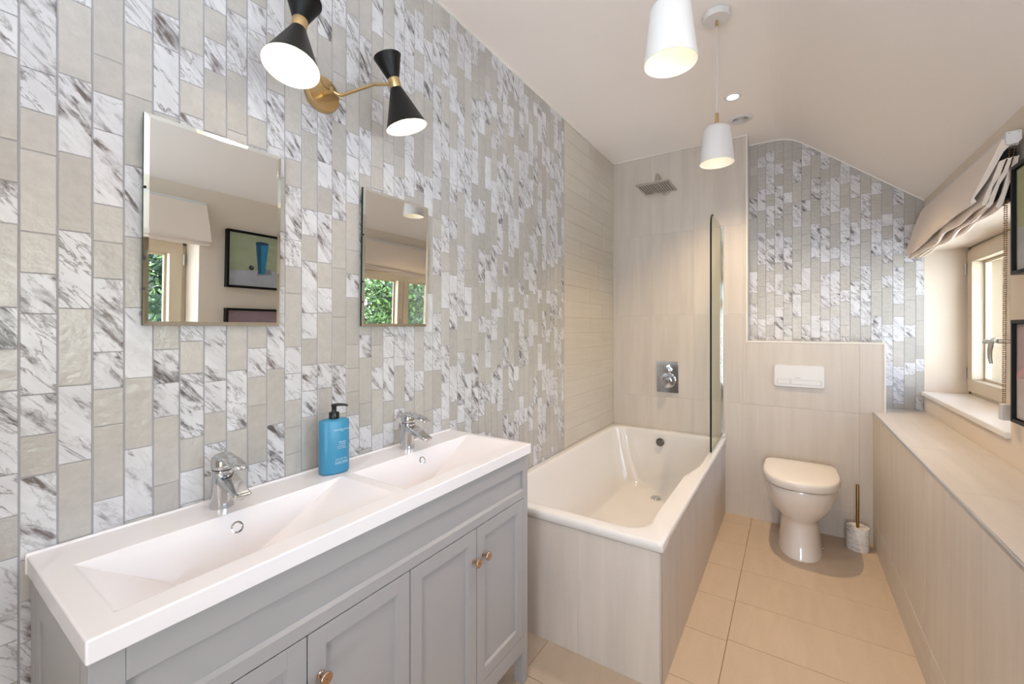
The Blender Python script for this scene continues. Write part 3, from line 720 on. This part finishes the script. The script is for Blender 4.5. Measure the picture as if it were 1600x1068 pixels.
# basin taps
def tap(x, y, z, label, group='basin taps'):
    t = thing('basin_tap', label, 'tap', (x, y, z), group)
    P = lambda q: [(x+a, y+b, z+c) for a, b, c in q]
    b = MB(); rings = []
    for zz, cx, rx, ry in ((0, 0, .0255, .0245), (.002, 0, .0258, .0248), (.02, .0005, .0242, .0236), (.05, .002, .0232, .0226), (.07, .004, .0236, .0226), (.084, .006, .0243, .0228), (.088, .0065, .0235, .0222)):
        rings.append([(x+cx+rx*math.cos(a), y+ry*math.sin(a), z+zz) for a in (2*math.pi*k/32 for k in range(32))])
    b.loft(rings); b.build('body', 'chrome', t, angle=50)
    s = MB(); rings = []
    for cx, cz, w, h in ((.006, .070, .0215, .0135), (.030, .066, .0205, .0115), (.060, .0565, .0195, .0080), (.088, .0475, .0185, .0058), (.100, .0435, .0178, .0050), (.1025, .0427, .0165, .0035)):
        d = Vector((.31, 0, .95))
        rings.append([(x+cx+d.x*h*v, y+w*u, z+cz+d.z*h*v) for u, v in ((-1, -.55), (-.72, -1), (.72, -1), (1, -.55), (1, .6), (.86, 1), (-.86, 1), (-1, .6))])
    s.loft(rings); s.build('spout', 'chrome', t, bevel=.0012, angle=50)
    MB().cyl((x+.090, y, z+.0435), (x+.0885, y, z+.0385), .0095, n=20).build('aerator', 'nickel', t)
    MB().lathe([(.0222, .0876), (.0222, .0905)], (x+.0065, y, z), n=28, cap0=True, cap1=True).build('joint_ring', 'black', t)
    l = MB(); rings = []
    for zz, r_ in ((.0905, .0236), (.096, .0244), (.108, .0243), (.116, .0225), (.121, .0175), (.1238, .010), (.1245, .001)):
        rings.append([(x+.0065+r_*math.cos(a)*(1.04 if math.cos(a) > 0 else 1), y+r_*.97*math.sin(a), z+zz) for a in (2*math.pi*k/32 for k in range(32))])
    l.loft(rings, 0, True, False); rings = []
    for cx, cz, w, h in ((-.004, .1135, .0195, .0075), (.022, .1165, .0200, .0065), (.052, .1145, .0190, .0048), (.078, .1095, .0170, .0036), (.096, .1045, .0150, .0028), (.0985, .1036, .0135, .0018)):
        rings.append([(x+cx+.15*h*v, y+w*u, z+cz+h*v) for u, v in ((-1, -.3), (-.8, -1), (.8, -1), (1, -.3), (.7, .75), (.3, 1), (-.3, 1), (-.7, .75))])
    l.loft(rings); l.build('lever', 'chrome', t, angle=50)
    return t
t1 = tap(-1.098, .447, .845, 'chrome lever mixer tap at the basin trough nearest the viewer')
t2 = copy_tree(t1); t2.location = (-1.098, 1.012, .845); t2['label'] = 'chrome lever mixer tap right of the blue soap bottle'

# soap bottle
def soap():
    o0 = Vector((-1.088, .728, .845)); t = thing('soap_dispenser', 'blue pump soap bottle with black pump between the two taps', 'soap bottle', o0)
    ang = R(-14); ca, sa = math.cos(ang), math.sin(ang)
    def W(w, d, z): return (o0.x + d*ca - w*sa*1, o0.y + w*ca + d*sa, o0.z + z)   # w along the wall, d towards the room
    def ell(a, b, z, n=48, p=2.5):
        out = []
        for k in range(n):
            q = 2*math.pi*k/n; c, s = math.cos(q), math.sin(q)
            out.append(W(a*math.copysign(abs(c)**(2/p), c), b*math.copysign(abs(s)**(2/p), s), z))
        return out
    b = MB(); b.loft([ell(*q) for q in ((.036, .023, .001), (.0395, .0265, .004), (.0405, .0275, .009), (.0405, .0275, .147), (.0395, .0265, .1495), (.030, .019, .1525), (.016, .012, .154))]); b.build('bottle', 'blue', t, angle=50)
    p = MB(); P = lambda r, z: [W(r*math.cos(a), r*math.sin(a), z) for a in (2*math.pi*k/28 for k in range(28))]
    p.loft([P(.0138, .153), (P(.0142, .155)), P(.0142, .170), P(.0125, .172), P(.0070, .1725), P(.0065, .176), P(.0068, .187), P(.0080, .1885), P(.0080, .1935), P(.006, .195)])
    p.tube([W(.0, .0, .1915), W(.012, .006, .1925), W(.024, .012, .1915), W(.033, .0165, .1885)], [.0045, .0042, .0036, .003], 12)
    p.build('pump', 'black_plastic', t, angle=45)
    lines = [(.1255, .0046, 'TOILETRIES OF BATH', .013), (.1215, .0034, '& CO', .013), (.0905, .0048, 'MINERAL', .013), (.0845, .0048, '& MOSS', .013), (.0785, .0036, 'REFRESHING', .010), (.0735, .0042, 'Hand Wash', .012), (.0435, .0036, 'PURE & NATURAL', .010), (.0335, .0050, 'HAND WASH', .011)]
    for z, sz, txt, w in lines:
        cu = bpy.data.curves.new('print', 'FONT'); cu.body = txt; cu.size = sz*1.15; cu.align_x = 'CENTER'; cu.align_y = 'CENTER'; cu.extrude = .00008; cu.space_character = 1.05
        cu.materials.append(MAT['text'])
        tmp = bpy.data.objects.new('tmp', cu); me = bpy.data.meshes.new_from_object(tmp); me.name = 'print'; bpy.data.objects.remove(tmp); bpy.data.curves.remove(cu)
        to = bpy.data.objects.new('print', me); COL.objects.link(to); to.parent = t
        d = .0275*(1-(abs(w)/.0405)**2.5)**(1/2.5)+.0012
        to.location = Vector(W(w, d, z))-o0; to.rotation_euler = (R(90), 0, R(90)+ang+R(10))
    fr = MB()
    for za, zb2, wa, wb2 in ((.0295, .0299, -.006, .028), (.0375, .0379, -.006, .028), (.0295, .0379, -.0062, -.0058), (.0295, .0379, .0278, .0282)):
        q = []
        for k in range(9):
            w = wa+(wb2-wa)*k/8; d = .0275*(1-min(1, abs(w)/.0405)**2.5)**(1/2.5); q.append((w, d))
        for k in range(8):
            (w0, d0), (w1, d1) = q[k], q[k+1]
            if abs(w1-w0) > 1e-6: fr.loft([[W(w0, d0-.0002, za), W(w0, d0+.0004, za), W(w0, d0+.0004, zb2), W(w0, d0-.0002, zb2)], [W(w1, d1-.0002, za), W(w1, d1+.0004, za), W(w1, d1+.0004, zb2), W(w1, d1-.0002, zb2)]])
    fr.build('print_border', 'text', t, smooth=False)
soap()

# wall mirrors: bevelled, frameless, hung so that they lean out a little at the top
def mirror(y0, y1, z0, z1, label):
    h = z1-z0; t = thing('wall_mirror', label, 'mirror', (XL+.006, (y0+y1)/2, z0), 'frameless wall mirrors')
    tilt = R(1.25); bv = .009; th = .010
    def P(y, z, d): return (XL+.006 + d*math.cos(tilt) + (z-z0)*math.sin(tilt), y, z0+(z-z0)*math.cos(tilt) - d*math.sin(tilt))
    o = [(y0, z0), (y1, z0), (y1, z1), (y0, z1)]; i = [(y0+bv, z0+bv), (y1-bv, z0+bv), (y1-bv, z1-bv), (y0+bv, z1-bv)]
    m = MB(); m.add([P(*q, th) for q in i], [(0,1,2,3)]); m.build('mirror_face', 'mirror', t, smooth=False)
    e = MB()
    for k in range(4):
        j = (k+1) % 4; e.add([P(*o[k], th-.0022), P(*o[j], th-.0022), P(*i[j], th), P(*i[k], th)], [(0,1,2,3)])
    e.build('bevel', 'mirror_edge', t, smooth=False)
    g = MB()
    for k in range(4):
        j = (k+1) % 4; g.add([P(*o[k], 0), P(*o[j], 0), P(*o[j], th-.0022), P(*o[k], th-.0022)], [(0,1,2,3)])
    g.add([P(*q, 0) for q in o], [(3,2,1,0)]); g.build('glass_edge', 'green_edge', t, smooth=False)
    for z in (z0+.075, z0+.14, z0+.29):
        a = MB(); p = [P(y0-.0008, z, .0005), P(y0+.004, z, .0005), P(y0+.004, z, th), P(y0-.0008, z, th)]; q = [P(y0-.0008, z+.005, .0005), P(y0+.004, z+.005, .0005), P(y0+.004, z+.005, th), P(y0-.0008, z+.005, th)]
        a.loft([p, q]); a.build('edge_pin', 'black_plastic', t, smooth=False)
    return t
mirror(.317, .604, 1.262, 1.712, 'frameless mirror on the left, above the tap nearest the viewer')
mirror(.864, 1.153, 1.262, 1.706, 'frameless mirror on the right, above the far tap, reflecting the window')

# wall light with two hourglass heads
def sconce():
    t = thing('wall_light', 'brass wall light with two black hourglass shades above the mirrors', 'wall light', (XL, .73, 1.945))
    c = Vector((XL+.0025, .73, 1.942))
    MB().lathe([(.051, 0), (.052, .003), (.052, .015), (.049, .019), (.02, .0205), (.009, .021), (.009, .055), (.007, .058), (.001, .0585)], c, (1,0,0), 40).build('backplate', 'gold', t)
    for sg in (-1, 1):
        n = Vector((-1.008, .73+sg*.15, 2.0)); d = Vector((.15, sg*.25, -1)).normalized()
        hub = c+Vector((.050, 0, 0))
        MB().tube([hub, hub+Vector((.006, sg*.018, -.006)), hub+Vector((.008, sg*.030, -.004)), n+Vector((-.056, -sg*.034, .000)), n+Vector((-.052, -sg*.024, .003)), n+Vector((-.016, -sg*.006, .002))], .0048).build('arm', 'gold', t)
        MB().lathe([(.0178, -.014), (.0182, -.013), (.0182, .013), (.0178, .014)], n, d, 32, cap0=True, cap1=True).build('collar', 'gold', t)
        u = MB(); u.lathe([(.0175, -.0135), (.0405, -.078), (.0415, -.079), (.0400, -.0765), (.015, -.014)], n, d, 40); u.build('upper_shade', 'black', t, angle=50)
        lo_ = MB(); lo_.lathe([(.0175, .0135), (.0625, .130), (.0635, .131)], n, d, 48, 0); lo_.lathe([(.0635, .131), (.0615, .1295), (.0165, .0165), (.001, .0165)], n, d, 48, 1)
        ls = lo_.build('lower_shade', ['black', 'inner_white'], t, angle=50)
        MB().sphere(n+d*.083, .027, sz=1.15).build('bulb', 'bulb', ls)
        lamp('wall_light_lamp', 'SPOT', n+d*.112, 3.4, WARM2, d.to_track_quat('-Z', 'Y').to_euler(), spot_size=R(120), spot_blend=.7, shadow_soft_size=.035)
sconce()

# pendant lights
def pendant(x, y, label):
    t = thing('pendant_light', label, 'pendant light', (x, y, ZC), 'white pendant lights')
    MB().lathe([(.001, -.027), (.012, -.027), (.050, -.026), (.052, -.023), (.052, -.001)], (x, y, ZC), n=40).build('ceiling_rose', 'shade_white', t)
    for a in (R(200), R(20)): MB().cyl((x+.0515*math.cos(a), y+.0515*math.sin(a), ZC-.012), (x+.054*math.cos(a), y+.054*math.sin(a), ZC-.012), .0035, n=12).build('rose_screw', 'nickel', t)
    MB().cyl((x, y, ZC-.05), (x, y, ZC-.0265), .006, n=16).build('cord_grip', 'gold', t)
    MB().tube([(x, y, ZC-.045), (x+.001, y, 2.3), (x, y, 2.125)], .0019, 8).build('cord', 'clear_plastic', t)
    MB().lathe([(.001, 2.132), (.0065, 2.132), (.0068, 2.130), (.0068, 2.076), (.001, 2.076)], (x, y, 0), n=20).build('stem', 'gold', t)
    sh = MB(); sh.lathe([(.001, 2.079), (.030, 2.0785), (.042, 2.0745), (.0488, 2.066), (.0515, 2.055), (.065, 1.9275)], (x, y, 0), n=48, mi=0); sh.lathe([(.065, 1.9275), (.0635, 1.9275), (.0500, 2.055), (.046, 2.066), (.03, 2.075), (.001, 2.075)], (x, y, 0), n=48, mi=1)
    so = sh.build('shade', ['shade_white', 'inner_white'], t, angle=50)
    MB().sphere((x, y, 2.012), .026).build('bulb', 'pendant_bulb', so)
    lamp('pendant_lamp', 'SPOT', (x, y, 1.940), 15, (1.0, .86, .78), (0,0,0), spot_size=R(110), spot_blend=.8, shadow_soft_size=.03)
pendant(-.255, 1.118, 'white pendant light hanging nearest the viewer, cut by the photo edge')
pendant(-.252, 1.902, 'white pendant light hanging farther off, ceiling rose and cord in view')

# recessed downlights and the extractor vent
def downlight(x, y, e, label):
    t = thing('downlight', label, 'downlight', (x, y, ZC))
    MB().lathe([(.030, -.001), (.030, -.004), (.041, -.0055), (.044, -.003), (.044, -.0005)], (x, y, ZC), n=40).build('rim', 'white_plastic', t)
    MB().lathe([(.001, -.002), (.030, -.002)], (x, y, ZC), n=32).build('lens', 'led', t)
    lamp('downlight_lamp', 'SPOT', (x, y, ZC-.012), e, WARM, (0,0,0), spot_size=R(104), spot_blend=1.0, shadow_soft_size=.013)
downlight(-.268, 2.631, 82, 'small lit ceiling downlight beside the round vent')
downlight(-.268, .25, 11, 'unseen ceiling downlight added to light the near part of the room')  # extra fitting out of view, added for its light
t = thing('ceiling_vent', 'round white extractor vent in the ceiling near the shower', 'vent', (-.257, 2.935, ZC))
MB().lathe([(.044, -.003), (.046, -.010), (.058, -.0095), (.068, -.005), (.069, -.001)], (-.257, 2.935, ZC), n=48).build('ring', 'white_plastic', t)
MB().lathe([(.001, -.0015), (.046, -.0015)], (-.257, 2.935, ZC), n=40).build('duct_shade', 'vent_shade', t)  # flat grey disc coloured as the shade inside the vent
g = MB()
for r_ in (.010, .018, .026, .034, .041): g.lathe([(r_, -.003), (r_+.0038, -.009), (r_+.0044, -.0075), (r_+.001, -.0025)], (-.257, 2.935, ZC), n=36)
g.lathe([(.001, -.0095), (.008, -.0095), (.009, -.006)], (-.257, 2.935, ZC), n=20)
g.box((-.303, 2.933, ZC-.006), (-.211, 2.937, ZC-.004)); g.build('grille', 'white_plastic', t)

# framed pictures on the right wall
def frame_mat(name, f):
    m = M(name, (.5, .5, .5), .55); f(NT(m)); return m
def picture(y0, y1, z0, z1, label, group, bands, shapes):
    t = thing('framed_picture', label, 'picture', (XR, (y0+y1)/2, z0), group)
    xf = .612; fw = .011; fr = MB()
    for a, b in (((y0, z0), (y1, z0+fw)), ((y0, z1-fw), (y1, z1)), ((y0, z0+fw), (y0+fw, z1-fw)), ((y1-fw, z0+fw), (y1, z1-fw))): fr.box((xf, a[0], a[1]), (XR-.001, b[0], b[1]))
    fr.build('frame', 'black_frame', t, bevel=.001)
    cv = MB(); mats = []; xc = .622
    iy0, iy1, iz0, iz1 = y0+fw+.004, y1-fw-.004, z0+fw+.004, z1-fw-.004
    MB().box((xc+.0005, y0+fw, z0+fw), (XR-.001, y1-fw, z1-fw)).build('backing', 'black_frame', t)
    Wd = iy1-iy0; H = iz1-iz0
    for k, (b0, b1, colr) in enumerate(bands):
        m = M('paint_band', colr, .6); nt = NT(m); co = nt.new('ShaderNodeTexCoord').outputs['Object']
        n = nt.noise(mapping(nt, co, (0,0,0), (1, 1, 2.2)), 9, 4, .6, .6); n2 = nt.noise(co, 220, 2)
        nt.link(nt.mix(nt.math('MULTIPLY', n2, .25), nt.mix(n, tuple(c*.72 for c in colr), tuple(min(1, c*1.25) for c in colr)), colr), nt.b.inputs['Base Color']); mats.append(m)
        q = [(iy1, iz0+H*b0[0]), (iy0, iz0+H*b0[1]), (iy0, iz0+H*b1[1]), (iy1, iz0+H*b1[0])]
        cv.add([(xc, a, b) for a, b in q], [(0,1,2,3)], k)
    for poly, colr in shapes:
        m = M('paint_shape', colr, .5); mats.append(m); k = len(mats)-1
        cv.add([(xc-.0004*(1+k*.25), iy1-a*Wd, iz0+b*H) for a, b in poly], [tuple(range(len(poly)))], k)
    cv.build('canvas', mats, t, smooth=False)
    return t
def oval(cx, cy, rx, ry, n=24): return [(cx+rx*math.cos(2*math.pi*k/n), cy+ry*math.sin(2*math.pi*k/n)) for k in range(n)]
GR = 'framed still life pictures by the windows'
ASP = .36/.40
# (0,0) is the lower left corner of the canvas as one looks at it
picture(1.205, 1.66, 1.432, 1.79, 'black framed still life of a blue vase, seen in the left mirror', GR,
        [((0, 0), (.36, .28), srgb(170, 170, 176)), ((.36, .28), (1, 1), srgb(158, 164, 134))],
        [([(.40, .26), (.62, .22), (.60, .34), (.42, .36)], srgb(120, 122, 132)),
         ([(.50, .26), (.60, .26), (.645, .86), (.455, .86)], srgb(36, 122, 158)), ([(.555, .26), (.60, .26), (.645, .86), (.57, .86)], srgb(20, 82, 112)), (oval(.55, .86, .095, .03), srgb(18, 60, 92)),
         (oval(.70, .36, .035, .045), srgb(20, 20, 24)), (oval(.69, .375, .009, .012), srgb(170, 170, 175))])
picture(1.205, 1.66, .945, 1.303, 'black framed mauve picture below the blue vase picture in the mirror', GR,
        [((0, 0), (.4, .3), srgb(150, 128, 138)), ((.4, .3), (1, 1), srgb(140, 118, 126))], [])
picture(1.70, 2.093, 1.432, 1.79, 'black framed pale green picture, upper one at the right photo edge', GR,
        [((0, 0), (.42, .34), srgb(176, 174, 172)), ((.42, .34), (1, 1), srgb(168, 168, 128))], [])
picture(1.70, 2.093, .945, 1.283, 'black framed mauve picture with a yellow fruit at the right edge', GR,
        [((0, 0), (.42, .5), srgb(186, 176, 172)), ((.42, .5), (1, 1), srgb(168, 150, 150))],
        [([(.0, .40), (.26, .56), (.22, .60), (.0, .47)], srgb(196, 150, 152)), (oval(.34, .40, .135, .155), srgb(222, 176, 36)), (oval(.30, .43, .035, .07), srgb(240, 220, 140))])

# roman blinds
def blind(y0, y1, label, side):
    t = thing('roman_blind', label, 'blind', (.62, (y0+y1)/2, 1.6), 'pleated roman blinds')
    rr = random.Random(5 if side else 8); n = 26
    lay = [((.634, 1.890), (.600, 1.895), (.530, 1.712), (.5245, 1.690)),
           ((.615, 1.832), (.594, 1.822), (.556, 1.715), (.545, 1.668)),
           ((.628, 1.834), (.610, 1.826), (.583, 1.72), (.566, 1.662)),
           ((.640, 1.834), (.624, 1.83), (.604, 1.72), (.589, 1.668))]
    for k, (top, a, bb, tip) in enumerate(lay):
        m = MB(); rings = []
        for i in range(n+1):
            y = y0 + (y1-y0)*i/n; q = i/n
            sag = -.030*q**1.0 if side else -.012*q
            wob = .004*math.sin(9*q+k*1.7) + .0035*math.sin(23*q+k*2.1); zz = sag + .006*math.sin(6.3*q+k) + (.005 if k else 0)*math.sin(17*q+k*1.3)
            ex = wob*(1 if k else .6) + (.012*q if side else 0)
            pts = [(top[0], top[1]), (a[0], a[1]+.002), (a[0]+(bb[0]-a[0])*.5+ex*.5, a[1]+(bb[1]-a[1])*.5), (bb[0]+ex, bb[1]+zz*.7), (tip[0]+ex, tip[1]+zz+.006), (tip[0]+ex+.004, tip[1]+zz), (tip[0]+ex+.012, tip[1]+zz+.003)]
            # return up behind the fold
            back = [(tip[0]+ex+.017, tip[1]+zz+.012), (bb[0]+ex+.016, bb[1]+zz*.6+.02), (a[0]+.010, a[1]-.03)]
            if k == 0: back = [(tip[0]+ex+.016, tip[1]+zz+.006), (tip[0]+ex+.010, tip[1]+zz+.018), (.566+ex*.7, 1.765+zz*.4), (.604, 1.855)]
            rings.append([(px, y, pz) for px, pz in pts+back])
        m.loft(rings, 0, True, True)
        f = m.build('pleat', 'fabric', t, angle=50)
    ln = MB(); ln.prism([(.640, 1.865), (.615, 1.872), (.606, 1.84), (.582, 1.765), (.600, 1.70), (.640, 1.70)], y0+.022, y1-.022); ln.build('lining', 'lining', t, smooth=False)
    hr = MB(); hr.box((.606, y0, 1.872), (.640, y1, 1.912)); hr.build('headrail', 'white_plastic', t, bevel=.003)
    e = y0-.012
    br = MB(); br.prism([(.606, 1.918), (.643, 1.918), (.643, 1.886), (.634, 1.874), (.614, 1.872), (.606, 1.880)], e, y0); bo = br.build('end_bracket', 'white_plastic', t, bevel=.003)
    for x in (.613, .636): MB().cyl((x, e-.001, 1.911), (x, e+.002, 1.911), .0022, n=10).build('screw', 'nickel', bo)
    if side:
        ch = MB(); yc = y0-.004
        for x_, zt_, zb2 in ((.617, 1.875, .985), (.629, 1.875, .985)):
            kk = int((zt_-zb2)/.0075)
            for i in range(kk):
                z = zt_-.0075*i; q = min(1, i/26); xx = x_ + (.623-x_)*q*.55
                ch.sphere((xx, yc+.05*q+.018*q*(i/kk), z), .0026, 8, 5)
        ch.build('bead_chain', 'bronze', t)
        MB().box((.612, yc+.050, .935), (.634, yc+.078, .990)).build('chain_tensioner', 'clear_plastic', t, bevel=.003)
    return t
blind(2.118, 3.20, 'cream linen roman blind folded up over the far window, with bead chain', True)
blind(-.12, 1.085, 'cream linen roman blind over the near window, seen in the left mirror', False)

# outside: ground made pale to bounce sunlight indoors, and the trees the windows look out on
structure(MB().box((1.15, -14, -.5), (30, 22, -.30)).build('ground', 'bounce_ground', smooth=False))
def tree(x, y, h, r, label, mats, seed):
    q = random.Random(seed); t = thing('garden_tree', label, 'tree', (x, y, -.30), 'garden trees outside')
    MB().lathe([(.16, 0), (.12, h*.4), (.05, h*.9), (.01, h)], (x, y, -.30), n=10, cap0=True).build('trunk', 'bark', t)
    m = MB()
    env = lambda u: r*(1-u**2.6)*(.82+.18*math.sin(u*17+seed))*min(1, .35+u*4)
    m.loft([[(x+math.cos(a)*k2, y+math.sin(a)*k2, -.30+h*(zz+q.uniform(-.02, .02))) for a, k2 in ((6.2832*k/22, max(.02, env(zz)*q.uniform(.45, .72))) for k in range(22))] for zz in (.06, .14, .22, .3, .38, .46, .54, .62, .7, .78, .86, .93)], 1)
    for i in range(15000):
        u = .04+.96*q.random(); a = q.random()*6.283; rad = env(u)*(.55+.5*q.random())+.05*q.random(); c = Vector((x+rad*math.cos(a), y+rad*math.sin(a), -.30+h*u))
        d = Vector((q.gauss(0, 1), q.gauss(0, 1), q.gauss(-.4, .7))).normalized(); w = d.orthogonal().normalized()
        w = (Matrix.Rotation(q.random()*6.28, 3, d) @ w); s = .035+.055*q.random()
        m.add([c-d*s, c+w*s*.4, c+d*s, c-w*s*.4], [(0,1,2,3)], 0 if q.random() < mats else 1)
    m.build('foliage', ['leaf1', 'leaf2'], t, smooth=False)
tree(5.6, 3.0, 3.3, 1.9, 'dark green tree outside the near window, seen in the left mirror', .22, 1)
tree(6.2, 7.6, 3.3, 1.7, 'light green tree outside the far window, left pane in the right mirror', .75, 2)
tree(7.8, 11.2, 3.7, 2.0, 'darker green tree outside the far window, right pane in the right mirror', .35, 6)
